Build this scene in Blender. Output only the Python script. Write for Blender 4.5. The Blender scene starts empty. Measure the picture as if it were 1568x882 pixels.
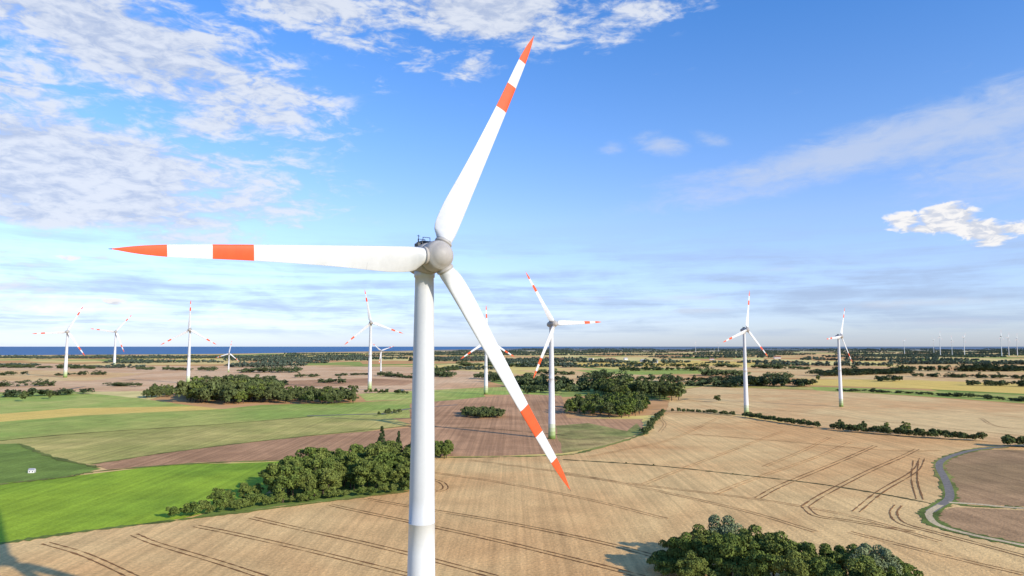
import bpy, math, random
import numpy as np
from mathutils import Vector, Matrix
random.seed(7)
rng=np.random.default_rng(11)
CH=57.0; F=1045.0; P=math.radians(4.87)
scene=bpy.context.scene
COL=scene.collection

# ---------------------------------------------------------------- survey helpers
def ray(px,py):
    x=(px-784)/F; y=(441-py)/F
    return (x, math.cos(P)-y*math.sin(P), math.sin(P)+y*math.cos(P))
def G(px,py,z=0.0):
    r=ray(px,py); t=(z-CH)/min(r[2],-1e-4)
    return (r[0]*t, r[1]*t)
def azel(px,py):
    r=ray(px,py); return math.atan2(r[0],r[1]), math.atan2(r[2],math.hypot(r[0],r[1]))
def lin(c):
    return tuple(((v/255)/12.92 if v/255<=.04045 else ((v/255+.055)/1.055)**2.4) for v in c)

# ---------------------------------------------------------------- node helper
class N:
    def __init__(s,nt): s.nt=nt
    def n(s,t,**k):
        nd=s.nt.nodes.new(t)
        for a,b in k.items(): setattr(nd,a,b)
        return nd
    def put(s,sock,v):
        if isinstance(v,bpy.types.NodeSocket): s.nt.links.new(v,sock)
        else:
            try: sock.default_value=v
            except Exception: sock.default_value=(v[0],v[1],v[2],1)
    def m(s,op,a,b=0.0,c=None,clamp=False):
        nd=s.n("ShaderNodeMath",operation=op); nd.use_clamp=clamp
        s.put(nd.inputs[0],a); s.put(nd.inputs[1],b)
        if c is not None: s.put(nd.inputs[2],c)
        return nd.outputs[0]
    def mix(s,f,a,b,bt='MIX'):
        nd=s.n("ShaderNodeMix",data_type='RGBA',blend_type=bt)
        s.put(nd.inputs[0],f); s.put(nd.inputs[6],a); s.put(nd.inputs[7],b)
        return nd.outputs[2]
    def noise(s,vec,scale,detail=4,rough=.55,dist=0.0):
        nd=s.n("ShaderNodeTexNoise")
        if vec is not None: s.nt.links.new(vec,nd.inputs['Vector'])
        nd.inputs['Scale'].default_value=scale; nd.inputs['Detail'].default_value=detail
        nd.inputs['Roughness'].default_value=rough; nd.inputs['Distortion'].default_value=dist
        return nd.outputs[0]
    def ss(s,v,lo,hi,a=0.0,b=1.0):
        nd=s.n("ShaderNodeMapRange",interpolation_type='SMOOTHSTEP')
        s.put(nd.inputs[0],v)
        for i,q in enumerate((lo,hi,a,b)): s.put(nd.inputs[1+i],q)
        return nd.outputs[0]
    def xyz(s,x,y,z=0.0):
        nd=s.n("ShaderNodeCombineXYZ"); s.put(nd.inputs[0],x); s.put(nd.inputs[1],y); s.put(nd.inputs[2],z)
        return nd.outputs[0]
    def map(s,vec,scale,rot=0.0):
        nd=s.n("ShaderNodeMapping"); s.nt.links.new(vec,nd.inputs[0])
        nd.inputs['Scale'].default_value=scale; nd.inputs['Rotation'].default_value=(0,0,rot)
        return nd.outputs[0]
def newmat(name):
    m=bpy.data.materials.new(name); m.use_nodes=True
    return m, N(m.node_tree), m.node_tree.nodes["Principled BSDF"]
def c4(c,k=1.0): return (c[0]*k,c[1]*k,c[2]*k,1)

# ---------------------------------------------------------------- world / sky
SUN_EL=math.radians(22.8); SUN_AZ=math.radians(129.6)
w=bpy.data.worlds.new("World"); scene.world=w; w.use_nodes=True
q=N(w.node_tree); bg=w.node_tree.nodes["Background"]
sk=q.n("ShaderNodeTexSky",sky_type='NISHITA'); sk.sun_disc=False
sk.sun_elevation=SUN_EL; sk.sun_rotation=SUN_AZ; sk.dust_density=.4; sk.ozone_density=1.5
tc=q.n("ShaderNodeTexCoord"); sp=q.n("ShaderNodeSeparateXYZ"); q.nt.links.new(tc.outputs['Generated'],sp.inputs[0])
AZ=q.m('ARCTAN2',sp.outputs[0],sp.outputs[1]); EL=q.m('ARCSINE',sp.outputs[2])
rp=q.n("ShaderNodeValToRGB"); q.put(rp.inputs[0],q.m('MULTIPLY',EL,1/0.9,clamp=True))
e=rp.color_ramp.elements
e[0].position=0; e[0].color=(1.00,1.22,2.10,1)
e[1].position=1; e[1].color=(.60,1.24,2.15,1)
for p_,c_ in ((.05,(1.14,1.29,2.02,1)),(.12,(1.30,1.40,2.0,1)),(.2,(1.34,1.47,2.05,1)),(.33,(1.06,1.46,2.12,1)),(.5,(.74,1.38,2.22,1))):
    x=e.new(p_); x.color=c_
base=q.mix(1.0,sk.outputs[0],rp.outputs[0],'MULTIPLY')
base=q.mix(1.0,base,(1.13,1.13,1.13,1),'MULTIPLY')
wv=q.xyz(AZ,EL,0.0)
big=q.noise(q.map(wv,(4,11,1),.12),1.0,4,.6,.4)
mid=q.noise(q.map(wv,(13,40,1),.20),1.0,5,.62,.6)
fin=q.noise(q.map(wv,(44,105,1),-.25),1.0,3,.6,.5)
def blob(px,py,rx,ry,rot=0.0,k=1.0):
    a,b=azel(px,py)
    nd=q.n("ShaderNodeMapping",vector_type='TEXTURE'); q.nt.links.new(wv,nd.inputs[0])
    nd.inputs['Location'].default_value=(a,b,0); nd.inputs['Rotation'].default_value=(0,0,math.radians(rot)); nd.inputs['Scale'].default_value=(rx/F,ry/F,1)
    l=q.n("ShaderNodeVectorMath",operation='LENGTH'); q.nt.links.new(nd.outputs[0],l.inputs[0])
    return q.m('MULTIPLY_ADD',l.outputs['Value'],-k,k)
def mx(l):
    r=l[0]
    for x in l[1:]: r=q.m('MAXIMUM',r,x)
    return q.m('MAXIMUM',r,0.0)
M1=mx([blob(40,248,500,115,-3,1.5),blob(160,50,420,110,-14,1.3),blob(60,328,210,36,3,1.1),blob(330,190,190,55,15,.8),
       blob(480,10,300,70,-10,1.1),blob(760,18,370,82,0,1.15),blob(980,12,280,50,12,.8),blob(220,125,170,32,-38,.7),
       blob(640,108,70,24,0,.6),blob(580,128,45,20,0,.5),blob(730,95,90,34,20,.7),blob(-250,150,420,330,0,1.1)])
n_a=q.m('MULTIPLY_ADD',big,1.5,q.m('MULTIPLY_ADD',mid,1.9,q.m('MULTIPLY_ADD',fin,.9,-2.15)))
A1=q.m('MULTIPLY',q.ss(q.m('ADD',M1,n_a),.22,.9),q.ss(M1,.02,.3))
M2=mx([blob(1330,225,420,46,11,1.1),blob(1480,200,260,42,8,1.0),blob(1150,262,220,24,5,.8),blob(1010,222,60,26,-10,.8),blob(935,228,40,18,0,.6),
       blob(1085,212,50,18,-20,.65),blob(1700,200,320,90,8,.9)])
n_b=q.m('MULTIPLY_ADD',mid,1.1,q.m('MULTIPLY_ADD',fin,.45,-.775))
A2=q.m('MULTIPLY',q.m('MULTIPLY',q.ss(q.m('ADD',M2,n_b),.08,1.0),q.ss(M2,.02,.35)),.8)
M3=mx([blob(1385,336,34,15,0,1.1),blob(1448,333,46,24,0,1.5),blob(1498,352,52,20,-14,1.3),blob(1555,350,44,14,0,.9),blob(1425,350,60,11,-5,1.0),
       blob(1515,370,30,8,0,.8),blob(173,463,24,10,0,.8),blob(102,395,22,7,0,.6)])
n_c=q.m('MULTIPLY_ADD',fin,1.5,q.m('MULTIPLY_ADD',mid,.4,-.95))
A3=q.m('MULTIPLY',q.ss(q.m('ADD',M3,n_c),.2,.62),q.ss(M3,.02,.2))
bn=q.noise(q.map(wv,(3.2,46,1),.02),1.0,5,.6,.3)
lowm=q.m('MULTIPLY',q.ss(EL,.004,.03),q.ss(EL,.20,.08))
A4=q.m('MULTIPLY',q.m('MULTIPLY',q.ss(q.m('MULTIPLY_ADD',mid,.35,bn),.53,.86),lowm),.72)
M5=mx([blob(1400,464,160,11,0,1),blob(1050,455,90,12,0,1),blob(1080,475,120,9,0,.8),blob(890,458,60,9,0,.7),blob(1480,492,150,10,0,.6),blob(1200,412,80,8,0,.5),blob(760,395,60,10,0,.5)])
A5=q.m('MULTIPLY',q.ss(q.m('ADD',M5,q.m('MULTIPLY_ADD',mid,1.5,-.75)),.2,1.0),.6)
S=10.0
ccol=q.mix(q.ss(q.m('MULTIPLY_ADD',mid,.6,q.m('MULTIPLY',fin,.4)),.38,.60),(.50*S,.58*S,.76*S,1),(.80*S,.84*S,.92*S,1))
out=q.mix(A4,base,(.39*S,.50*S,.72*S,1))
out=q.mix(A5,out,(.66*S,.71*S,.82*S,1))
out=q.mix(q.m('MULTIPLY',A2,.9),out,(.60*S,.68*S,.85*S,1))
out=q.mix(q.m('MULTIPLY',A1,.9),out,ccol)
c3=q.mix(q.ss(fin,.40,.58),(.66*S,.70*S,.80*S,1),(.97*S,.95*S,.94*S,1))
out=q.mix(q.m('MULTIPLY',A3,.97),out,c3)
q.nt.links.new(out,bg.inputs[0]); bg.inputs[1].default_value=.1
w.cycles.sampling_method='MANUAL'; w.cycles.sample_map_resolution=512

sd=bpy.data.lights.new("sun",'SUN'); sd.energy=5.0; sd.angle=math.radians(.53); sd.color=(1,.92,.79)
so=bpy.data.objects.new("sun",sd); COL.objects.link(so)
sv=Vector((math.sin(SUN_AZ)*math.cos(SUN_EL),math.cos(SUN_AZ)*math.cos(SUN_EL),math.sin(SUN_EL)))
so.rotation_euler=sv.to_track_quat('Z','Y').to_euler()
cd=bpy.data.cameras.new("camera"); cam=bpy.data.objects.new("camera",cd); COL.objects.link(cam)
cam.location=(0,0,CH); cam.rotation_euler=(math.pi/2+P,0,0); cd.lens=24; cd.sensor_width=36; cd.clip_end=200000
scene.camera=cam
scene.view_settings.view_transform='Standard'; scene.view_settings.look='None'; scene.view_settings.exposure=0

# ---------------------------------------------------------------- generic mesh
def mkobj(name,verts,faces,mats,parent=None,mi=None,smooth=False):
    me=bpy.data.meshes.new(name); me.from_pydata([tuple(v) for v in verts],[],faces)
    for m in (mats if isinstance(mats,(list,tuple)) else [mats]): me.materials.append(m)
    if mi is not None: me.polygons.foreach_set("material_index",mi)
    if smooth: me.polygons.foreach_set("use_smooth",[True]*len(me.polygons))
    me.update()
    o=bpy.data.objects.new(name,me); COL.objects.link(o)
    if parent: o.parent=parent
    return o
def empty(name,loc=(0,0,0)):
    o=bpy.data.objects.new(name,None); o.location=loc; o.empty_display_size=1; COL.objects.link(o); return o

# ---------------------------------------------------------------- field materials
K=.85
KK=(1/K,.975/K,.87/K)
def fcol(c): return tuple(min(.8,v*k) for v,k in zip(lin(c),KK))
def field_mat(name,srgb,ang=0.0,var=.16,stripe=.08,alt=None):
    m,q,b=newmat(name)
    base=fcol(srgb)
    alt_=fcol(alt) if alt else tuple(v*.78 for v in base)
    tc=q.n("ShaderNodeTexCoord").outputs['Object']
    n1=q.noise(tc,.007,4,.65,.4); n2=q.noise(tc,.05,5,.7,.3); n3=q.noise(tc,1.1,2,.6)
    st=q.noise(q.map(tc,(.4,.005,1),ang),1.0,3,.7)
    c=q.mix(q.m('MULTIPLY',q.ss(n1,.38,.64),.9),base,alt_)
    k=q.m('MULTIPLY',q.m('MULTIPLY',q.ss(n2,.3,.7,1-var,1+var),q.ss(st,.3,.7,1-stripe*1.5,1+stripe*1.5)),q.ss(n3,.3,.7,.87,1.13))
    c=q.mix(1.0,c,q.xyz(k,k,k),'MULTIPLY')
    q.nt.links.new(c,b.inputs['Base Color'])
    b.inputs['Roughness'].default_value=.95; b.inputs['Specular IOR Level'].default_value=.1
    bp=q.n("ShaderNodeBump"); bp.inputs['Strength'].default_value=.4; bp.inputs['Distance'].default_value=.4
    q.nt.links.new(q.m('ADD',n3,n2),bp.inputs['Height']); q.nt.links.new(bp.outputs[0],b.inputs['Normal'])
    return m

gm,q,b=newmat("ground_patchwork")
tcg=q.n("ShaderNodeTexCoord").outputs['Object']
def vor(scale,rot):
    vn=q.n("ShaderNodeTexVoronoi"); vn.distance='CHEBYCHEV'
    q.nt.links.new(q.map(tcg,(.0016,.0011,0),rot),vn.inputs['Vector']); vn.inputs['Scale'].default_value=scale
    return vn.outputs['Color']
s1=q.n("ShaderNodeSeparateColor"); q.nt.links.new(vor(1.0,.5),s1.inputs[0])
s2=q.n("ShaderNodeSeparateColor"); q.nt.links.new(vor(2.1,-.35),s2.inputs[0])
val=q.m('FRACT',q.m('ADD',s1.outputs[0],q.m('MULTIPLY',s2.outputs[1],.45)))
r2=q.n("ShaderNodeValToRGB"); r2.color_ramp.interpolation='CONSTANT'; q.put(r2.inputs[0],val)
cols=[(0,(218,178,126)),(.16,(232,196,136)),(.3,(146,156,90)),(.4,(198,152,108)),(.55,(226,188,130)),(.68,(120,140,76)),(.76,(204,164,120)),(.88,(234,192,120))]
e=r2.color_ramp.elements
e[0].position=0; e[0].color=c4(fcol(cols[0][1])); e[1].position=cols[1][0]; e[1].color=c4(fcol(cols[1][1]))
for p_,c_ in cols[2:]:
    x=e.new(p_); x.color=c4(fcol(c_))
nn=q.noise(tcg,.02,4,.6)
kk=q.ss(nn,.3,.7,.85,1.12)
gc=q.mix(1.0,r2.outputs[0],q.xyz(kk,kk,kk),'MULTIPLY')
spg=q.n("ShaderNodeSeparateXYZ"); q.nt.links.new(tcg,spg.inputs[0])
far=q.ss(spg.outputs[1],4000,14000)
gc=q.mix(far,gc,(.17,.23,.29,1))  # aerial haze painted into the ground colour, blue-grey with distance
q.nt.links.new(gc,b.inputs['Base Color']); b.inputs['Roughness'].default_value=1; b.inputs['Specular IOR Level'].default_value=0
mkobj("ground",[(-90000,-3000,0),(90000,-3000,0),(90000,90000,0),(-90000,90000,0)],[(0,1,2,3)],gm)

WHEAT=field_mat("wheat",(222,178,124),-.9,.11,.09,(204,156,104))
WHEAT2=field_mat("wheat_far",(224,182,130),1.2,.10,.08,(206,160,110))
BROWN=field_mat("stubble_brown",(188,144,108),1.1,.12,.12,(160,120,88))
BROWN2=field_mat("stubble_right",(172,136,100),.2,.18,.1,(140,114,80))
BRIGHT=field_mat("meadow_bright",(146,168,50),1.4,.16,.08,(114,142,44))
OLIVE=field_mat("meadow_olive",(120,138,62),.3,.22,.06,(98,118,54))
YELG=field_mat("dry_grass",(190,172,104),1.2,.16,.10,(152,148,80))
GREEN=field_mat("green_crop",(142,158,76),1.3,.16,.10,(172,168,92))
LGREEN=field_mat("light_green_crop",(150,166,82),1.3,.14,.1,(184,178,102))
ORANGE=field_mat("ripe_grain",(232,182,98),1.3,.06,.08,(232,184,104))
PINK=field_mat("pale_stubble",(218,178,140),1.2,.10,.08,(200,156,116))
ROUGH=field_mat("rough_grass",(128,130,72),.4,.38,.05,(172,146,98))
VERGE=field_mat("verge_grass",(100,112,54),.4,.4,.0,(130,126,70))
DARK=field_mat("ditch_grass",(88,82,50),.4,.3,.0)
SAND=field_mat("sandy_track",(198,176,142),.4,.15,.0)

def cr(pts,n=8):
    if len(pts)<3: 
        a,b_=np.array(pts[0]),np.array(pts[1]); return [tuple(a+(b_-a)*t/n) for t in range(n+1)]
    P_=[np.array(p,float) for p in pts]; P_=[2*P_[0]-P_[1]]+P_+[2*P_[-1]-P_[-2]]
    out=[]
    for i in range(1,len(P_)-2):
        a,b_,c,d=P_[i-1:i+3]
        for k in range(n):
            t=k/n
            out.append(tuple(.5*((2*b_)+(c-a)*t+(2*a-5*b_+4*c-d)*t*t+(3*b_-a-3*c+d)*t**3)))
    out.append(tuple(P_[-2])); return out
LZ=[0.02]
def field(name,px,mat):
    pts=[G(*p) for p in px]
    out=[]
    for i in range(len(pts)):
        a=np.array(pts[i]); b_=np.array(pts[(i+1)%len(pts)]); L=np.linalg.norm(b_-a); n=int(min(30,max(1,L/12)))
        nrm=np.array([-(b_-a)[1],(b_-a)[0]])/max(L,1e-6)
        for k in range(n):
            j=rng.normal()*.5 if k else 0
            out.append(a+(b_-a)*k/n+nrm*j)
    ar=sum(out[i][0]*out[(i+1)%len(out)][1]-out[(i+1)%len(out)][0]*out[i][1] for i in range(len(out)))
    if ar<0: out=out[::-1]
    z=LZ[0]; LZ[0]+=.006
    return mkobj(name,[(p[0],p[1],z) for p in out],[tuple(range(len(out)))],mat)
def strip_geo(pts,wd,z,V,Fc,jit=0.0):
    base=len(V); n=len(pts)
    for i,p in enumerate(pts):
        a=np.array(pts[max(0,i-1)]); b_=np.array(pts[min(n-1,i+1)]); d=b_-a; d/=max(np.linalg.norm(d),1e-6)
        nr=np.array([-d[1],d[0]]); ww=wd*max(.2,1+jit*rng.normal()*.5)
        V.append((p[0]-nr[0]*ww/2,p[1]-nr[1]*ww/2,z)); V.append((p[0]+nr[0]*ww/2,p[1]+nr[1]*ww/2,z))
    for i in range(n-1):
        k=base+2*i; Fc.append((k,k+2,k+3,k+1))
def offset(pts,o):
    n=len(pts); r=[]
    for i,p in enumerate(pts):
        a=np.array(pts[max(0,i-1)]); b_=np.array(pts[min(n-1,i+1)]); d=b_-a; d/=max(np.linalg.norm(d),1e-6)
        r.append((p[0]-d[1]*o,p[1]+d[0]*o))
    return r
def strips(name,lines,wd,mat,pair=None,jit=0.0,n=8):
    V=[];Fc=[]; z=LZ[0]; LZ[0]+=.006
    for i,l in enumerate(lines):
        pts=cr([G(*p) for p in l],n)
        zz=z+i*.0007
        if pair:
            strip_geo(offset(pts,pair/2),wd,zz,V,Fc,jit); strip_geo(offset(pts,-pair/2),wd,zz,V,Fc,jit)
        else: strip_geo(pts,wd,zz,V,Fc,jit)
    return mkobj(name,V,Fc,mat)

field("pale_stubble_field",[(-700,556),(60,556),(215,561),(420,560),(640,562),(760,572),(745,592),(625,600),(548,603),(430,600),(280,598),(130,600),(-700,600)],PINK)
field("stubble_strip",[(-300,569),(60,567),(220,572),(140,583),(-300,585)],WHEAT2)
field("brown_strip_field",[(300,586),(430,583),(560,579),(640,583),(620,590),(430,592)],BROWN)
field("light_green_field",[(-500,603),(145,603),(215,610),(300,622),(0,636),(-500,650)],LGREEN)
field("ripe_grain_field",[(-300,640),(0,634),(110,625),(300,622),(345,627),(130,636),(0,646),(-300,662)],ORANGE)
field("green_field",[(-500,668),(0,646),(130,636),(345,626),(400,620),(550,616),(628,612),(740,602),(745,612),(628,640),(560,640),(330,650),(120,664),(0,675),(-500,700)],GREEN)
field("green_strip_field",[(548,603),(625,599),(730,594),(780,592),(860,600),(855,606),(740,604),(628,612),(560,614)],LGREEN)
field("dry_grass_field",[(-500,700),(0,675),(120,664),(330,650),(480,638),(600,640),(628,650),(560,661),(440,670),(280,690),(140,712),(80,700),(30,680)],YELG)
field("olive_meadow",[(-500,700),(30,679),(80,700),(155,718),(100,730),(0,742),(-500,790)],OLIVE)
field("bright_meadow",[(-700,830),(0,740),(130,727),(260,712),(400,708),(470,704),(430,735),(400,762),(280,794),(130,813),(0,832),(-500,900)],BRIGHT)
field("brown_stubble_field",[(140,710),(280,690),(440,671),(628,655),(700,648),(740,690),(630,690),(480,705),(300,708),(165,719)],BROWN)
field("brown_field",[(628,618),(700,612),(790,603),(860,606),(868,640),(985,642),(985,668),(905,686),(862,694),(770,698),(628,700)],BROWN)
field("rough_meadow",[(862,694),(850,652),(900,648),(960,660),(975,648),(985,660),(955,676),(905,687)],ROUGH)
field("wheat_field",[(-900,960),(-400,885),(0,832),(130,813),(280,795),(430,775),(560,760),(628,750),(640,702),(700,700),(862,697),(905,689),(985,664),(1005,640),(1020,628),(1130,636),(1250,655),(1380,668),(1500,676),(1600,690),(2600,800),(2600,2000),(-900,2000)],WHEAT)
field("upper_wheat_field",[(1020,628),(1030,600),(1075,592),(1300,600),(1568,620),(2100,650),(2300,760),(1568,682),(1500,675),(1380,667),(1250,654),(1130,635)],WHEAT2)
field("far_wheat_field",[(880,590),(940,583),(1060,588),(1300,594),(1568,605),(2100,630),(2100,648),(1568,618),(1300,599),(1075,592),(1030,598)],YELG)
field("green_margin",[(1240,592),(1400,597),(1568,607),(2100,635),(2100,646),(1568,618),(1400,606),(1250,598)],GREEN)
field("stubble_paddock",[(1452,702),(1500,688),(1568,690),(1900,705),(1900,790),(1568,776),(1465,771),(1452,745),(1445,715)],BROWN2)
field("lower_paddock",[(1436,782),(1465,777),(1568,782),(1900,795),(1900,900),(1568,836),(1455,810),(1430,795)],BROWN2)
field("far_green_field",[(880,567),(1000,563),(1120,567),(1090,572),(930,575)],GREEN)
field("far_tan_field",[(1120,563),(1360,566),(1568,570),(1900,580),(1900,592),(1568,590),(1300,580),(1120,576)],WHEAT2)
field("far_stubble_field",[(1230,581),(1400,582),(1568,588),(1900,600),(1900,606),(1568,603),(1400,595),(1240,590)],ORANGE)
field("far_ripe_field",[(860,556),(1060,552),(1200,556),(1060,561),(900,562)],ORANGE)
field("far_brown_field",[(760,575),(880,570),(1060,577),(1060,586),(940,581),(880,588),(780,590)],WHEAT2)

TRAM=field_mat("tramline_soil",(138,100,64),.4,.2,.0)
TRAM2=field_mat("tramline_soil_light",(174,132,88),.4,.2,.0)
near=[[(70,832),(130,850),(205,884),(300,930)],[(205,819),(240,833),(330,860),(410,886)],[(300,806),(360,818),(480,845),(640,884)],
 [(385,793),(440,806),(540,828),(640,852),(760,884)],[(505,773),(540,781),(640,802),(760,828),(900,862),(985,884)],
 [(560,764),(640,778),(760,798),(880,822),(1000,852),(1060,884)],
 [(640,745),(668,752),(682,748),(676,739),(655,733)]]
nearr=[[(1375,774),(1368,786),(1382,802),(1440,818),(1568,852),(1700,890)],
 [(1232,776),(1262,757),(1330,722),(1380,700),(1404,688)],[(1310,784),(1350,752),(1400,722),(1412,702)],[(1402,706),(1400,735),(1408,765)],
 [(1232,776),(1250,790),(1300,798),(1400,815)],[(1160,763),(1200,742),(1290,705),(1340,683)]]
strips("tramlines",near,.42,TRAM,pair=2.0,jit=.9,n=14)
strips("tramlines",nearr,.55,TRAM,pair=2.2,jit=.8,n=14)
farl=[[(650,722),(760,738),(900,765),(1020,795)],[(720,705),(850,722),(960,742),(1130,780),(1250,815)],
 [(1095,756),(1150,735),(1250,700),(1300,678)],[(1170,715),(1230,690),(1270,670)],[(1010,662),(1018,650),(1012,640),(1022,632)],
 [(900,700),(960,688),(1030,672),(1100,640)],[(985,742),(1040,720),(1120,690),(1200,660)],[(1440,690),(1360,690),(1200,676),(1060,665)],
 [(1440,830),(1300,790),(1160,765),(1000,745),(860,726)],[(1568,880),(1440,850),(1300,815)],
 [(1050,612),(1300,640),(1568,668)],[(1100,602),(1350,620),(1568,640)],[(1500,640),(1540,655),(1700,662)]]
strips("fine_tramlines",farl,.42,TRAM2,pair=2.0,jit=.9,n=14)
strips("ditch_line",[[(862,704),(1000,713),(1130,727),(1250,741),(1350,757),(1440,774)]],1.6,DARK,jit=.9,n=20)
strips("stubble_ridge",[[(628,654),(720,655),(800,661),(868,667)]],1.2,DARK,jit=.9,n=14)
strips("grass_verges",[[(-200,862),(0,833),(130,814),(280,796),(430,777),(628,752)],[(-200,770),(0,742),(100,731),(150,722),(300,710),(470,704)],
  [(140,711),(280,690),(440,671),(628,652)],[(640,701),(760,700),(862,697),(905,689),(985,664),(1005,640),(1020,628)],
  [(30,680),(80,700),(150,716)],[(1455,745),(1468,772),(1568,778)],[(0,675),(120,664),(330,650),(480,638)]],2.6,VERGE,jit=.9,n=16)
ASPH,q,b=newmat("asphalt_old")
tca=q.n("ShaderNodeTexCoord").outputs['Object']
q.nt.links.new(q.mix(q.ss(q.noise(tca,.6,5,.6),.3,.7),(.20,.175,.145,1),(.29,.25,.205,1)),b.inputs['Base Color']); b.inputs['Roughness'].default_value=1; b.inputs['Specular IOR Level'].default_value=.0
road_px=[(1700,672),(1568,682),(1500,688),(1462,697),(1442,706),(1438,716),(1446,732),(1453,750),(1453,764),(1440,774),(1424,784),(1424,794),(1440,806),(1490,820),(1568,836),(1800,885)]
strips("road_verge",[road_px],5.4,VERGE,jit=.4,n=10)
strips("country_road",[road_px[:11]],3.0,ASPH,n=14)
strips("farm_track",[[(1440,774),(1424,784),(1424,794),(1440,806),(1490,820),(1568,836),(1800,885)],[(1453,770),(1500,773),(1568,779),(1800,790)]],2.2,SAND,jit=.1,n=10)
strips("gravel_track",[[(470,637),(540,635),(590,633),(628,626),(700,620)],[(-200,608),(60,600),(130,592)]],5.0,ASPH,n=10)

sm,q,b=newmat("sea_water")
tcs=q.n("ShaderNodeTexCoord").outputs['Object']
q.nt.links.new(q.mix(q.noise(q.map(tcs,(.0002,.002,1)),1.0,3,.5),(.05,.15,.29,1),(.07,.18,.33,1)),b.inputs['Base Color'])
b.inputs['Roughness'].default_value=.6; b.inputs['Specular IOR Level'].default_value=.2
coast=[G(p,y) for p,y in ((-700,547),(-200,546),(0,544),(150,543),(330,542),(480,539.5),(600,537.5),(680,535.5),(730,534.0),(800,532.8),(880,532.0))]
mkobj("sea",[(x,y,.6) for x,y in coast]+[(20000,88000,.6),(-89000,88000,.6)],[tuple(range(len(coast)+2))],sm)

# ---------------------------------------------------------------- turbines
def paint(name,col,rough=.4,dirt=.06,spec=.4):
    m,q,b=newmat(name); tc=q.n("ShaderNodeTexCoord").outputs['Object']
    n=q.noise(q.map(tc,(.7,.7,.12)),1.0,5,.6); n2=q.noise(tc,3.0,3,.5)
    k=q.m('MULTIPLY',q.ss(n,.3,.7,1-dirt,1.0),q.ss(n2,.3,.7,1-dirt*.4,1.0))
    q.nt.links.new(q.mix(1.0,c4(col),q.xyz(k,k,k),'MULTIPLY'),b.inputs['Base Color'])
    b.inputs['Roughness'].default_value=rough; b.inputs['Specular IOR Level'].default_value=spec
    return m
WHITE=paint("blade_white",(.63,.63,.62),.45,.09,.3)
RED=paint("blade_orange_red",(.76,.10,.026),.5,.10,.2)
TOWA=paint("tower_light_grey",(.60,.60,.585),.5,.07,.3)
TOWB=paint("tower_white",(.70,.70,.685),.5,.05,.3)
SPIN=paint("spinner_grey",(.42,.39,.355),.5,.14,.3)
DKG=paint("dark_metal",(.05,.052,.055),.5,.2)
SEAM=paint("seam_grey",(.40,.40,.39),.6,.1)
BANDS=[paint("tower_green_%d"%i,c,.5,.05) for i,c in enumerate([(.20,.30,.08),(.32,.40,.16),(.44,.50,.28),(.54,.58,.42)])]
STEEL=paint("galvanised_steel",(.45,.45,.45),.4,.1)

ST=[(1.0,.93,.93,1,1,0),(1.9,.93,.93,1,1,0),(2.3,.95,1.15,.8,.7,14),(2.9,1.02,1.75,.5,.2,15),(3.8,1.05,2.02,.38,0,14),(6.5,1.02,2.08,.30,0,12),(9.0,.96,1.84,.26,0,9),(12,.90,1.58,.23,0,7),
    (15.4,.82,1.36,.21,0,5),(19,.74,1.17,.19,0,4),(22.3,.66,1.02,.18,0,3),(26.4,.55,.92,.17,0,2),(30.6,.40,.84,.16,0,1),(32.4,.28,.70,.15,0,.5),(33.8,.12,.50,.14,0,0),(34.8,-.05,.30,.13,0,0),(35.3,-.12,.22,.12,0,0),(35.6,-.17,.19,.12,0,0)]
rs=sorted(set([round(s[0],3) for s in ST]+[round(v,3) for v in np.arange(2.5,35,.5)]+[2.04,2.14,9.48,9.52]))
sr=[s[0] for s in ST]
xf=np.linspace(1,35.6,900)
def smooth_par(i):
    y=np.interp(xf,sr,[s[i] for s in ST]); out_=y.copy()
    for j,x in enumerate(xf):
        sg=min(1.1,max(.12,(x-2.6)*.35),max(.08,(35.6-x)*.3)); wgt=np.exp(-.5*((xf-x)/sg)**2); out_[j]=(wgt*y).sum()/wgt.sum()
    return out_
PAR=[smooth_par(i) for i in (1,2,3,4,5)]
NS=32; V=[];Fc=[];MI=[]
rings=[]
for r in rs:
    le,te,th,ci,tw=[np.interp(r,xf,p) for p in PAR]
    c=le+te; ring=[]
    for k in range(NS):
        t=2*math.pi*k/NS; xc=(1-math.cos(t))/2
        yt=5*th*c*(.2969*math.sqrt(xc)-.126*xc-.3516*xc*xc+.2843*xc**3-.1036*xc**4)
        ya=(1 if t<=math.pi else -.75)*yt; za=-le+xc*c
        yc=c/2*math.sin(t); zc=-le+c/2*(1-math.cos(t))
        y=ya*(1-ci)+yc*ci; z=za*(1-ci)+zc*ci
        a=math.radians(tw)
        yy=y*math.cos(a)+z*math.sin(a); zz=-y*math.sin(a)+z*math.cos(a)
        ring.append((r,yy,zz))
    base=len(V); V+=ring; rings.append(base)
for i in range(len(rs)-1):
    rm=(rs[i]+rs[i+1])/2
    mi=1 if (22.3<rm<26.4 or rm>30.6) else 0
    if rm>35.3: mi=2
    if rm<2.15: mi=3
    for k in range(NS):
        a,b_=rings[i]+k,rings[i]+(k+1)%NS; c,d=rings[i+1]+(k+1)%NS,rings[i+1]+k
        m_=mi
        if 9.47<rm<9.53 and 10<=k<22: m_=3
        Fc.append((a,b_,c,d)); MI.append(m_)
Fc.append(tuple(range(rings[-1],rings[-1]+NS))); MI.append(2)
blade_me=bpy.data.meshes.new("blade"); blade_me.from_pydata(V,[],Fc)
for m in (WHITE,RED,DKG,SEAM): blade_me.materials.append(m)
blade_me.polygons.foreach_set("material_index",MI); blade_me.polygons.foreach_set("use_smooth",[True]*len(Fc)); blade_me.update()

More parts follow.
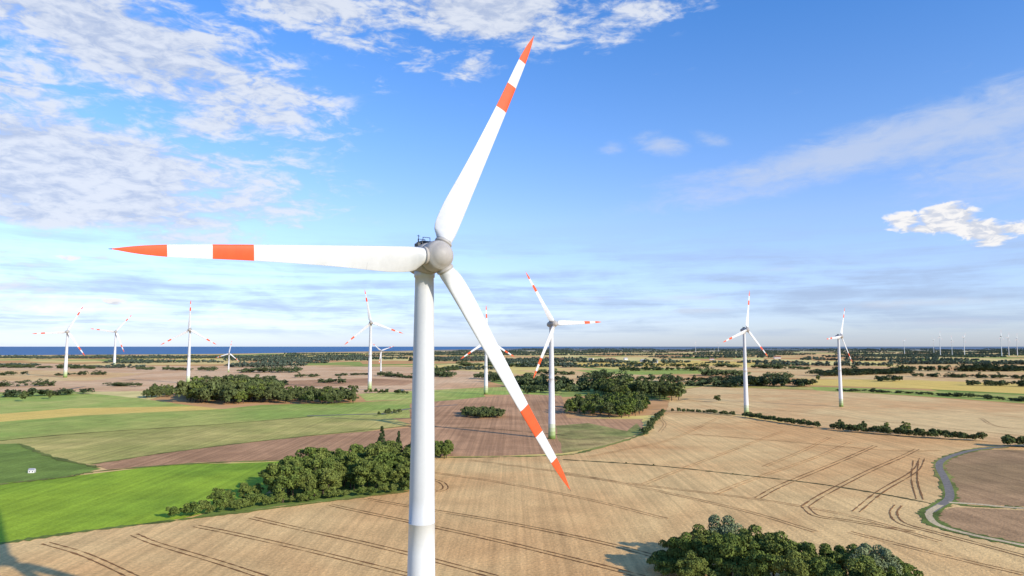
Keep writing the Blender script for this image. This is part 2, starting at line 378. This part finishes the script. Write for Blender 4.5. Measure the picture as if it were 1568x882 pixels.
def revolve(profile,n,axis='Z',mats=None,name="part"):
    V=[];Fc=[];MI=[]
    for (r,h) in profile:
        for k in range(n):
            t=2*math.pi*k/n
            V.append((r*math.cos(t),r*math.sin(t),h) if axis=='Z' else (r*math.cos(t),h,r*math.sin(t)) if axis=='Y' else (h,r*math.cos(t),r*math.sin(t)))
    for i in range(len(profile)-1):
        for k in range(n):
            Fc.append((i*n+k,i*n+(k+1)%n,(i+1)*n+(k+1)%n,(i+1)*n+k)); MI.append(mats[i] if mats else 0)
    if profile[0][0]>1e-3: Fc.append(tuple(range(n))); MI.append(mats[0] if mats else 0)
    if profile[-1][0]>1e-3: 
        o=(len(profile)-1)*n; Fc.append(tuple(range(o,o+n))); MI.append(mats[-1] if mats else 0)
    return V,Fc,MI
def mesh_of(name,V,Fc,MI,mats,smooth=True):
    import bmesh
    me=bpy.data.meshes.new(name); me.from_pydata(V,[],Fc)
    for m in mats: me.materials.append(m)
    me.polygons.foreach_set("material_index",MI); me.polygons.foreach_set("use_smooth",[smooth and len(f)==4 for f in Fc]); me.update()
    bm=bmesh.new(); bm.from_mesh(me); bmesh.ops.recalc_face_normals(bm,faces=bm.faces); bm.to_mesh(me); bm.free()
    return me
def tower_mesh(H):
    T=H-1.9
    def R_(z): return 2.15+(1.17-2.15)*(z/T)**.9
    s=35.7*H/68.4
    pr=[(R_(z),z) for z in (0,2.2,4.4,6.6,8.8)]+[(R_(z),z) for z in np.arange(12,s-1,4)]
    pr+=[(R_(s),s),(R_(s)+.02,s+.01),(R_(s)+.02,s+.07),(R_(s),s+.08)]
    pr+=[(R_(z),z) for z in np.arange(s+3,T-3,4)]
    pr+=[(R_(T-2),T-2),(R_(T-.5),T-.5),(R_(T)+.12,T-.48),(R_(T)+.14,T+.3),(1.0,T+.31)]
    mats=[]
    for a,b_ in zip(pr[:-1],pr[1:]):
        zm=(a[1]+b_[1])/2
        mats.append(3+int(zm//2.2) if zm<8.8 else 1 if zm<s else 0 if zm<s+.08 else 2 if zm>T+.25 else 0)
    V,Fc,MI=revolve(pr,72,'Z',mats)
    return mesh_of("tower",V,Fc,MI,[TOWA,TOWB,SEAM]+BANDS)
spV,spF,spM=revolve([(0.001,-2.05),(.35,-2.02),(.7,-1.93),(1.05,-1.76),(1.38,-1.45),(1.62,-1.05),(1.64,-1.04),(1.64,-1.01),(1.68,-1.0),(1.86,-.5),(1.93,0),(1.93,.5),(1.88,.95),(1.80,1.15),(1.2,1.16)],64,'Y',[0,0,0,0,0,1,1,1,0,0,0,0,0,0,0])
spin_me=mesh_of("spinner",spV,spF,spM,[SPIN,SEAM])
naV,naF,naM=revolve([(1.3,1.22),(1.86,1.24),(1.96,1.6),(2.0,2.3),(1.98,3.2),(1.88,4.2),(1.66,5.2),(1.3,6.1),(.8,6.8),(.35,7.1),(.001,7.2)],56,'Y')
nac_me=mesh_of("nacelle",naV,naF,naM,[SPIN])
stV,stF,stM=revolve([(1.02,.9),(1.04,1.75),(1.10,1.76),(1.10,2.02),(.98,2.03)],48,'X')
stub_me=mesh_of("blade_root",stV,stF,stM,[SPIN])
def box(V,Fc,MI,c,s,mi):
    b=len(V)
    for dx in (-.5,.5):
        for dy in (-.5,.5):
            for dz in (-.5,.5): V.append((c[0]+dx*s[0],c[1]+dy*s[1],c[2]+dz*s[2]))
    for f in ((0,1,3,2),(4,6,7,5),(0,4,5,1),(2,3,7,6),(0,2,6,4),(1,5,7,3)): Fc.append(tuple(b+i for i in f)); MI.append(mi)
eV=[];eF=[];eM=[]
box(eV,eF,eM,(0,3.4,2.06),(1.4,1.7,.34),0)
for i in range(9): box(eV,eF,eM,(-.64+i*.16,3.4,2.30),(.05,1.5,.14),0)
for yy in (2.7,4.0):
    for xx in (-.5,.5): box(eV,eF,eM,(xx,yy,2.55),(.06,.06,.5),0)
    box(eV,eF,eM,(0,yy,2.8),(1.06,.06,.06),0)
box(eV,eF,eM,(-.2,4.4,2.8),(.06,.06,1.3),0); box(eV,eF,eM,(-.2,4.4,3.3),(.45,.05,.05),0)
box(eV,eF,eM,(.9,3.2,1.90),(.5,.7,.4),0); box(eV,eF,eM,(-.95,3.3,1.88),(.4,.9,.4),0)
eq_me=mesh_of("cooler",eV,eF,eM,[DKG,STEEL],False)
def turbine(x,y,H,yaw,theta,tilt=3.0,scale=1.0,angs=None,ls=(1,1,1),name="wind_turbine"):
    root=empty(name,(x,y,0)); root.scale=(scale,)*3; root.rotation_euler=(0,0,math.radians(yaw))
    Hs=H/scale
    def ch(n,me,par,loc=(0,0,0),rot=(0,0,0)):
        o=bpy.data.objects.new(n,me); o.location=loc; o.rotation_euler=rot; o.parent=par; COL.objects.link(o); return o
    ch("tower",tower_mesh(Hs),root)
    hd=bpy.data.objects.new("nacelle_head",None); hd.parent=root; COL.objects.link(hd)
    hd.location=(0,-3.25,Hs); hd.rotation_euler=(-math.radians(tilt),0,0)
    ch("spinner",spin_me,hd); ch("nacelle",nac_me,hd); ch("cooler",eq_me,hd)
    for i,a in enumerate(angs or (theta,theta+120,theta+240)):
        o=ch("blade_%d"%(i+1),blade_me,hd,(0,0,0),(0,-math.radians(a),0)); o.scale=(ls[i],1,1)
        ch("blade_root_%d"%(i+1),stub_me,hd,(0,0,0),(0,-math.radians(a),0))
    return root
HP=(670,392); D=83.0; r=ray(*HP); yaw=36.0
hx,hy,hz=r[0]/r[1]*D,D,CH+r[2]/r[1]*D
ys=math.radians(yaw)
turbine(hx-3.25*math.sin(ys),hy+3.25*math.cos(ys),hz,yaw,0,3.0,1.0,angs=(183.1,63.4,-57.1),ls=(.98,1.045,1.02))
def T(px,hubpy,basepy,Rpx,theta,yaw):
    x,y=G(px,basepy); rr=ray(px,hubpy); H=CH+rr[2]/rr[1]*y
    turbine(x,y,H,yaw,theta,3,Rpx/F*y/35.5)
T(100,508,578,45,64,24); T(175,508,563,34,52,24); T(288,505,587,46,90,12); T(350,541,570,20,80,20)
T(566,494,597,52,101,15); T(583,537,575,21,20,20); T(744,521,604,54,91,30); T(845,496,672,92,2.5,32)
T(1143,505,636,62,78,34); T(1288,515,623,50,65,40)
for px,hp,bp,R_,th in ((1440,515,546,9,80),(1477,517,545,9,50),(1458,521,545,7,95),(1534,515,547,10,85),(1545,517,546,9,60),(1558,519,546,9,75),(1385,523,543,7,40),(1430,521,543,6,15),(1100,526,540,4,30),(1065,526,540,4,70)):
    T(px,hp,bp,R_,th,35)

# ---------------------------------------------------------------- vegetation
def leafmat(name,c1,c2,c3):
    m,q,b=newmat(name); tc=q.n("ShaderNodeTexCoord").outputs['Object']
    oi=q.n("ShaderNodeObjectInfo").outputs['Random']
    geo=q.n("ShaderNodeNewGeometry")
    n=q.noise(tc,.45,1,.5)
    c=q.mix(q.ss(n,.35,.65),c4(c1),c4(c2)); c=q.mix(q.m('MULTIPLY',oi,.6),c,c4(c3))
    k=q.m('MULTIPLY_ADD',geo.outputs['Random Per Island'],.6,.7)
    c=q.mix(1.0,c,q.xyz(k,k,k),'MULTIPLY')
    q.nt.links.new(c,b.inputs['Base Color']); b.inputs['Roughness'].default_value=.8; b.inputs['Specular IOR Level'].default_value=.1
    return m
LEAF=leafmat("leaves_green",(.075,.115,.024),(.145,.190,.038),(.185,.200,.050))
LEAFW=leafmat("leaves_willow",(.17,.205,.095),(.23,.26,.13),(.20,.23,.105))
CONI=leafmat("leaves_conifer",(.045,.07,.025),(.07,.095,.035),(.08,.095,.04))
LFAR=leafmat("leaves_mid",(.068,.095,.032),(.11,.138,.044),(.14,.148,.055))
LROW=leafmat("leaves_row",(.060,.088,.038),(.092,.118,.047),(.112,.13,.055))
LVHAZE=leafmat("leaves_far_hazed",(.075,.108,.082),(.10,.132,.09),(.125,.148,.10))  # distance haze is in these base colours: bluer, paler far foliage
BARK=paint("bark",(.10,.075,.055),.9,.3,.1)
def leaves(n,centers,radii,size,squash=.8,rs=rng):
    ci=rs.integers(0,len(centers),n); C=centers[ci]; Rr=radii[ci][:,None]
    d=rs.normal(size=(n,3)); d/=np.linalg.norm(d,axis=1)[:,None]
    d[:,2]=np.where(d[:,2]<-.5,-d[:,2],d[:,2])
    p=C+d*Rr*np.array([1,1,squash])*(.62+.42*rs.random((n,1))**.6)
    nr=d+rs.normal(size=(n,3))*.55; nr/=np.linalg.norm(nr,axis=1)[:,None]
    t=np.cross(nr,rs.normal(size=(n,3))); t/=np.linalg.norm(t,axis=1)[:,None]+1e-9; b=np.cross(nr,t)
    s=size*(.6+.8*rs.random((n,1)))
    return np.stack([p-t*s*.6,p-b*s*.42+nr*s*.1,p+t*s*.6,p+b*s*.42+nr*s*.1],1).reshape(-1,3)
def tube(V,Fc,MI,a,b,ra,rb,mi=1,n=7):
    a=np.array(a,float);b=np.array(b,float); d=b-a; d/=np.linalg.norm(d)
    u=np.cross(d,[.3,.9,.1]); u/=np.linalg.norm(u); v=np.cross(d,u); o=len(V)
    for p,r in ((a,ra),(b,rb)):
        for k in range(n): t=2*math.pi*k/n; V.append(tuple(p+r*(u*math.cos(t)+v*math.sin(t))))
    for k in range(n): Fc.append((o+k,o+(k+1)%n,o+n+(k+1)%n,o+n+k)); MI.append(mi)
def tree_mesh(name,h,rad,nleaf,size,mat,seed,nclump=26,trunk=True,kind='oak'):
    rs=np.random.default_rng(seed); V=[];Fc=[];MI=[]
    cz=h*.57; hz=h*.43
    if kind=='conifer':
        cs=[];rr=[]
        for i in range(46):
            t=(i+.5)/46; z=h*(.10+.88*t); r=rad*(1-t)**.85; a=rs.random()*6.28
            cs.append([r*.62*math.cos(a),r*.62*math.sin(a),z]); rr.append(max(.35,r*.5))
        cs=np.array(cs); rr=np.array(rr)
    else:
        d=rs.normal(size=(nclump,3)); d/=np.linalg.norm(d,axis=1)[:,None]
        rho=rs.random((nclump,1))**.45*.80
        lob=1+.22*np.sin(np.arctan2(d[:,1],d[:,0])*3+seed)[:,None]
        cs=d*rho*lob*np.array([rad,rad,hz])+np.array([0,0,cz]); rr=rad*(.20+.20*rs.random(nclump))
        cs[0]=[rs.normal()*.15*rad,rs.normal()*.15*rad,h-rr[0]*.9]
    q4=leaves(nleaf,cs,rr,size,rs=rs)
    q4[:,2]=np.maximum(q4[:,2],.05)
    if trunk:
        tube(V,Fc,MI,(0,0,-.1),(0.05,0,h*.35),h*.028,h*.02); tube(V,Fc,MI,(0.05,0,h*.35),(0,.1,h*.8),h*.02,h*.006)
        for i in range(7):
            c=cs[rs.integers(len(cs))]; tube(V,Fc,MI,(0,0,h*(.25+.4*rs.random())),tuple(c),h*.009,h*.003,n=5)
    o=len(V); V+= [tuple(x) for x in q4]
    for i in range(nleaf): Fc.append((o+4*i,o+4*i+1,o+4*i+2,o+4*i+3)); MI.append(0)
    me=bpy.data.meshes.new(name); me.from_pydata(V,[],Fc); me.materials.append(mat); me.materials.append(BARK)
    me.polygons.foreach_set("material_index",MI); me.update(); return me
NEAR=[tree_mesh("crown_%d"%i,12,4.6+.3*i,8000,.44,LEAF,20+i,30) for i in range(4)]
WIL=tree_mesh("crown_willow",12,5.2,8000,.42,LEAFW,31,34)
WOODT=[tree_mesh("wood_crown_%d"%i,12,4.8+.3*i,4200,.60,LEAF,25+i,26) for i in range(4)]
NB=[tree_mesh("bush_crown_%d"%i,4,2.6,1800,.38,LEAF,40+i,14,False) for i in range(2)]
MIDT=[tree_mesh("mid_crown_%d"%i,12,5.0,1500,.95,LEAF if i<2 else LFAR,50+i,24) for i in range(4)]
CON=tree_mesh("conifer_crown",16,3.2,4000,.55,CONI,61,kind='conifer')
MB=[tree_mesh("mid_bush_%d"%i,4,2.8,350,.75,LFAR,70+i,12,False) for i in range(2)]
FART=[tree_mesh("far_crown_%d"%i,13,6.2,500,1.7,LFAR,80+i,16,False) for i in range(4)]
def belt(seed,n,lx,ly,h0,h1,mat,nl,ls):
    rs=np.random.default_rng(seed); V=[];Fc=[]
    for i in range(n):
        h=rs.uniform(h0,h1); rad=h*.42*rs.uniform(.8,1.3); c=np.array([rs.uniform(-lx,lx),rs.uniform(-ly,ly),0])
        cs=rs.normal(size=(6,3))*np.array([rad*.45,rad*.45,h*.16])+np.array([0,0,h*.5])+c
        q4=leaves(nl,cs,np.full(6,rad*.55),ls,rs=rs); q4[:,2]=np.maximum(q4[:,2],0); o=len(V); V+=[tuple(x) for x in q4]
        Fc+=[(o+4*k,o+4*k+1,o+4*k+2,o+4*k+3) for k in range(nl)]
    me=bpy.data.meshes.new("belt"); me.from_pydata(V,[],Fc); me.materials.append(mat); me.update(); return me
BELT=[belt(100+i,20,50,9,7,14,LVHAZE,60,3.6) for i in range(4)]
ROW=[belt(120+i,13,24,4,5,13,LROW,150,1.7) for i in range(4)]
def inst(name,me,x,y,s=1.0,par=None,sz=None,rot=None):
    o=bpy.data.objects.new(name,me); o.location=(x,y,0); o.rotation_euler=(0,0,random.random()*6.28 if rot is None else rot)
    k=random.uniform(.88,1.12); o.scale=(s*k,s*k,(sz or s)*random.uniform(.92,1.08)); COL.objects.link(o)
    if par: o.parent=par
    return o
for i,(px,py,h) in enumerate([(1028,872,8.5),(1050,878,11),(1080,868,12),(1108,862,14),(1133,876,12),(1158,888,13),(1185,893,12.5),(1212,898,12),(1238,902,12),(1265,905,11.5),(1296,905,11.5),(1325,912,12.5),(1352,908,11.5),(1376,902,8),
   (1090,890,12),(1120,900,12.5),(1165,915,12),(1215,925,12),(1270,930,12),(1330,935,12),(1375,930,9),(1060,900,9)]):
    x,y=G(px,py); me=WIL if i in (3,11,12) else NEAR[i%4]
    inst("deciduous_tree",me,x,y,h/12*.95)
wp=empty("thicket")
for px,py in ((1020,876),(1035,884),(1010,872),(1048,892),(1070,898),(1100,905),(1388,895),(1392,910),(1400,925),(1140,915),(1018,885)):
    x,y=G(px,py); inst("bush",NB[random.randrange(2)],x,y,random.uniform(.8,1.3),wp)
wd=empty("woodland")
def inpoly(x,y,poly):
    c=False;j=len(poly)-1
    for i in range(len(poly)):
        if (poly[i][1]>y)!=(poly[j][1]>y) and x<(poly[j][0]-poly[i][0])*(y-poly[i][1])/(poly[j][1]-poly[i][1])+poly[i][0]: c=not c
        j=i
    return c
def fill(poly_px,spacing,meshes,hmin,hmax,par,base=12,nm="tree"):
    poly=[G(*p) for p in poly_px]; xs=[p[0] for p in poly]; ys_=[p[1] for p in poly]
    y=min(ys_)
    while y<max(ys_):
        x=min(xs)
        while x<max(xs):
            xx=x+random.uniform(-.4,.4)*spacing; yy=y+random.uniform(-.4,.4)*spacing
            if inpoly(xx,yy,poly): inst(nm,random.choice(meshes),xx,yy,random.uniform(hmin,hmax)/base,par)
            x+=spacing
        y+=spacing
fill([(400,774),(480,766),(560,757),(645,750),(645,718),(560,720),(500,730),(440,742),(405,757)],7.0,WOODT,8.5,15,wd)
fill([(660,705),(690,702),(688,695),(662,697)],4,WOODT[:2],6,8,wd)
for px,py,s_ in ((584,718,1.25),(610,716,1.0)):
    x,y=G(px,py); inst("conifer_tree",CON,x,y,s_)
hb=empty("hedge")
def hedge(line,spacing,meshes,hmin,hmax,par,base=4,jit=.8,nm="bush",gap=0):
    pts=[np.array(G(*p)) for p in line]
    for a,b_ in zip(pts[:-1],pts[1:]):
        L=np.linalg.norm(b_-a); n=max(1,int(L/spacing))
        for k in range(n):
            if random.random()<gap: continue
            p=a+(b_-a)*(k+random.random())/n
            inst(nm,random.choice(meshes),p[0]+random.gauss(0,jit),p[1]+random.gauss(0,jit),random.uniform(hmin,hmax)/base,par)
hedge([(268,793),(330,787),(400,775),(440,770)],2.0,NB,3,5,hb)
hedge([(330,780),(400,765)],4,WOODT[:2],6,9,wd,12)
hedge([(440,771),(625,752)],3,NB,2.5,4.5,hb)
h2=empty("hedge")
hedge([(1032,631),(1080,633),(1126,637)],2.6,MB,2.5,4,h2)
hedge([(1140,639),(1200,648),(1256,656)],2.2,MB,3,4.5,h2)
hedge([(1278,659),(1340,664),(1395,669),(1440,672),(1505,676)],2.2,MB,3.5,5.5,h2)
hedge([(1540,684),(1600,686)],3,MB,5,7,h2)
hedge([(1285,657),(1310,660),(1350,662),(1370,664),(1425,670)],14,MIDT,7,8,h2,12)
hedge([(985,668),(1005,645),(1015,632)],3.5,MB,2,4,h2)
hedge([(862,704),(1000,713),(1130,727)],18,MB,.6,1.0,h2,gap=.5)
w2=empty("woodland")
fill([(278,617),(350,620),(430,617),(425,603),(340,600),(285,604)],10,MIDT+FART,11,19,w2)
fill([(428,618),(500,620),(548,618),(540,608),(440,607)],9.5,MIDT+FART,8,13,w2)
fill([(215,611),(262,608),(268,600),(235,601)],8,MIDT+FART,7,10,w2)
fill([(865,634),(925,640),(975,640),(992,625),(985,617),(930,618),(875,624)],8,MIDT,8,13.5,w2)
fill([(905,603),(1045,616),(1040,605),(930,596)],12,MIDT+FART,11,18,w2)
hedge([(905,602),(930,605),(960,610)],9,MIDT,12,15,w2,12)
fill([(706,638),(740,641),(772,640),(768,634),(712,632)],4.5,MB,4,6,w2,4,"bush")
hedge([(560,602),(600,603),(628,604)],5,MB,3,6,w2)
hedge([(580,637),(620,632)],5,MB,3,5,w2)
w3=empty("woodland")
def H_(line,hm,hx_,ly=1.0,gap=0.0,step=36):
    pts=[np.array(G(*p)) for p in line]
    for a,b_ in zip(pts[:-1],pts[1:]):
        L=np.linalg.norm(b_-a); n=max(1,round(L/step)); ang=math.atan2((b_-a)[1],(b_-a)[0])
        for k in range(n):
            if random.random()<gap: continue
            p=a+(b_-a)*(k+.5+random.uniform(-.15,.15))/n; s=random.uniform(hm,hx_)/13
            o=inst("tree_row",random.choice(ROW),p[0],p[1],1,w3,s*1.05,ang+(math.pi if random.random()<.5 else 0)); o.scale.x=1.0; o.scale.y=ly
H_([(-80,609),(0,608),(70,606),(132,603)],8,13,2); H_([(-100,594),(0,592),(70,591)],8,11,1.5)
H_([(1055,590),(1110,592),(1160,591),(1238,592)],11,18,3); H_([(1150,586),(1240,588)],10,16,2); H_([(1080,584),(1130,583)],9,14,2)
H_([(930,582),(1000,584),(1065,585)],10,15,2); H_([(800,592),(840,595),(905,594)],11,18,2.5)
H_([(790,600),(850,602)],8,12,1.5); H_([(850,598),(900,600)],12,17,2)
H_([(760,585),(800,583),(900,582),(930,579)],10,16,2,.1)
H_([(1255,576),(1350,573),(1390,572)],9,16,3,.2); H_([(1358,584),(1372,584)],13,16,1.5)
H_([(1485,590),(1568,592),(1700,600)],8,12); H_([(1290,599),(1400,603),(1500,610),(1568,615),(1700,623)],3.5,6,.8,.08)
H_([(1360,567),(1480,569),(1568,568),(1700,570)],12,18,3,.1); H_([(640,575),(740,580),(800,583)],8,14,2,.2)
H_([(375,570),(455,570)],12,17,4); H_([(300,584),(350,582),(430,590)],7,13,1.5,.2); H_([(490,586),(522,587)],9,14); H_([(95,575),(150,574)],7,12,1.5,.3)
H_([(660,570),(705,566)],9,13); H_([(1085,575),(1135,577)],11,17,3); H_([(930,569),(1010,567),(1090,568)],9,14,1.5,.2); H_([(820,573),(900,575)],10,14,2,.1)
H_([(1180,580),(1255,583)],9,14,2,.3); H_([(0,575),(80,573)],7,11,1.5,.4); H_([(200,566),(330,568)],8,12,1.5,.3); H_([(460,578),(560,574),(640,580)],5,10,1,.35)
H_([(960,560),(1100,562),(1230,566)],9,14,2,.25); H_([(700,560),(800,562),(880,560)],10,15,2.5,.2); H_([(1400,577),(1500,579),(1568,580)],6,11,1.5,.3); H_([(0,563),(160,565)],8,12,1.5,.3); H_([(130,590),(210,592)],4,8,1,.4)
for px,py,h in ((37,615,11),(76,611,9),(1098,616,8),(1252,583,10),(500,603,9),(805,605,8),(870,603,13)):
    x,y=G(px,py); inst("tree",random.choice(FART),x,y,h/13,w3)
w4=empty("distant_woodland")
rr=random.Random(5)
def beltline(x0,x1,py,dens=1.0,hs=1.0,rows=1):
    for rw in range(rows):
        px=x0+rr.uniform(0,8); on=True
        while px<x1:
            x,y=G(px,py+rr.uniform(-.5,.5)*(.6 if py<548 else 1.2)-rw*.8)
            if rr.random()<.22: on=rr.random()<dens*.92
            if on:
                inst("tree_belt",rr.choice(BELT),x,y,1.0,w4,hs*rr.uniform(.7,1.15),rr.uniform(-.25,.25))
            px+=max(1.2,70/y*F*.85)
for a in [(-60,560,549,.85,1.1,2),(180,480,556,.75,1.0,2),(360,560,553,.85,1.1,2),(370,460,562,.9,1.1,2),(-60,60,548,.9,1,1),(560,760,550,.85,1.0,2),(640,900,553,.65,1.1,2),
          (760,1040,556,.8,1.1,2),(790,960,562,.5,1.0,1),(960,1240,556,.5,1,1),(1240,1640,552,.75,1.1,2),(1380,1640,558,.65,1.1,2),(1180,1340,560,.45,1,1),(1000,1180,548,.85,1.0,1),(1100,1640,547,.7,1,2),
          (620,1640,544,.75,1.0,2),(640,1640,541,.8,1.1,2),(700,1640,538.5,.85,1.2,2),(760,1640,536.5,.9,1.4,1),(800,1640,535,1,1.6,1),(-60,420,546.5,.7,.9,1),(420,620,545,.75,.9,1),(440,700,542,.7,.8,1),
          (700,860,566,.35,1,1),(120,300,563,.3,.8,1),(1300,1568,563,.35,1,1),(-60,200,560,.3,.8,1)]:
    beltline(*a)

# ---------------------------------------------------------------- buildings
WALL=paint("render_wall",(.74,.71,.66),.8,.1); ROOF=paint("roof_tile",(.30,.12,.07),.8,.2); GLASS=paint("window_glass",(.04,.05,.06),.2,.1)
GREY=paint("roof_grey",(.35,.35,.36),.7,.1)
def house(px,py,L,W,h,rf,name="farmhouse",rot=None):
    x,y=G(px,py); root=empty(name,(x,y,0)); root.rotation_euler=(0,0,rr.uniform(-.8,.8) if rot is None else rot)
    V=[];Fc=[];MI=[]; box(V,Fc,MI,(0,0,h/2),(L,W,h),0)
    g=len(V); V+=[(-L/2,-W/2,h),(-L/2,W/2,h),(-L/2,0,h+W*.38),(L/2,-W/2,h),(L/2,W/2,h),(L/2,0,h+W*.38)]; Fc+=[(g,g+2,g+1),(g+3,g+4,g+5)]; MI+=[0,0]
    mkobj("walls",V,Fc,WALL,root)
    o=.12*W/2; a=L/2+o; k=W*.38/(W/2); rV=[];rF=[]
    for s in (-1,1):
        b_=len(rV); rV+=[(-a,s*(W/2+o),h-o*k+.08),(a,s*(W/2+o),h-o*k+.08),(a,0,h+W*.38+.08),(-a,0,h+W*.38+.08)]; rF.append((b_,b_+1,b_+2,b_+3))
    mkobj("roof",rV,rF,rf,root)
    V=[];Fc=[];MI=[]
    n=max(2,int(L/3))
    for i in range(n):
        box(V,Fc,MI,(-L/2+L*(i+.5)/n,-W/2-.02,h*.55),(L/n*.35,.06,h*.32),0)
    mkobj("windows",V,Fc,GLASS,root)
    V=[];Fc=[];MI=[]; box(V,Fc,MI,(L/2+.02,0,h*.36),(.06,W*.16,h*.7),0); mkobj("door",V,Fc,DKG,root)
house(49,724,2.4,1.8,1.3,GREY,"field_shed",.2)
for px,py,L,W,h in ((862,553,30,12,5),(880,551,16,9,5),(905,552,18,10,6),(935,553,34,14,6),(958,551,16,9,6),(985,554,28,12,5),(1003,556,18,10,5),(838,550,20,10,6),(1190,549,30,12,7),(1090,551,18,10,5),(720,551,20,10,6)):
    house(px,py,L,W,h,rr.choice([ROOF,ROOF,GREY]))
print("objs",len(bpy.data.objects))
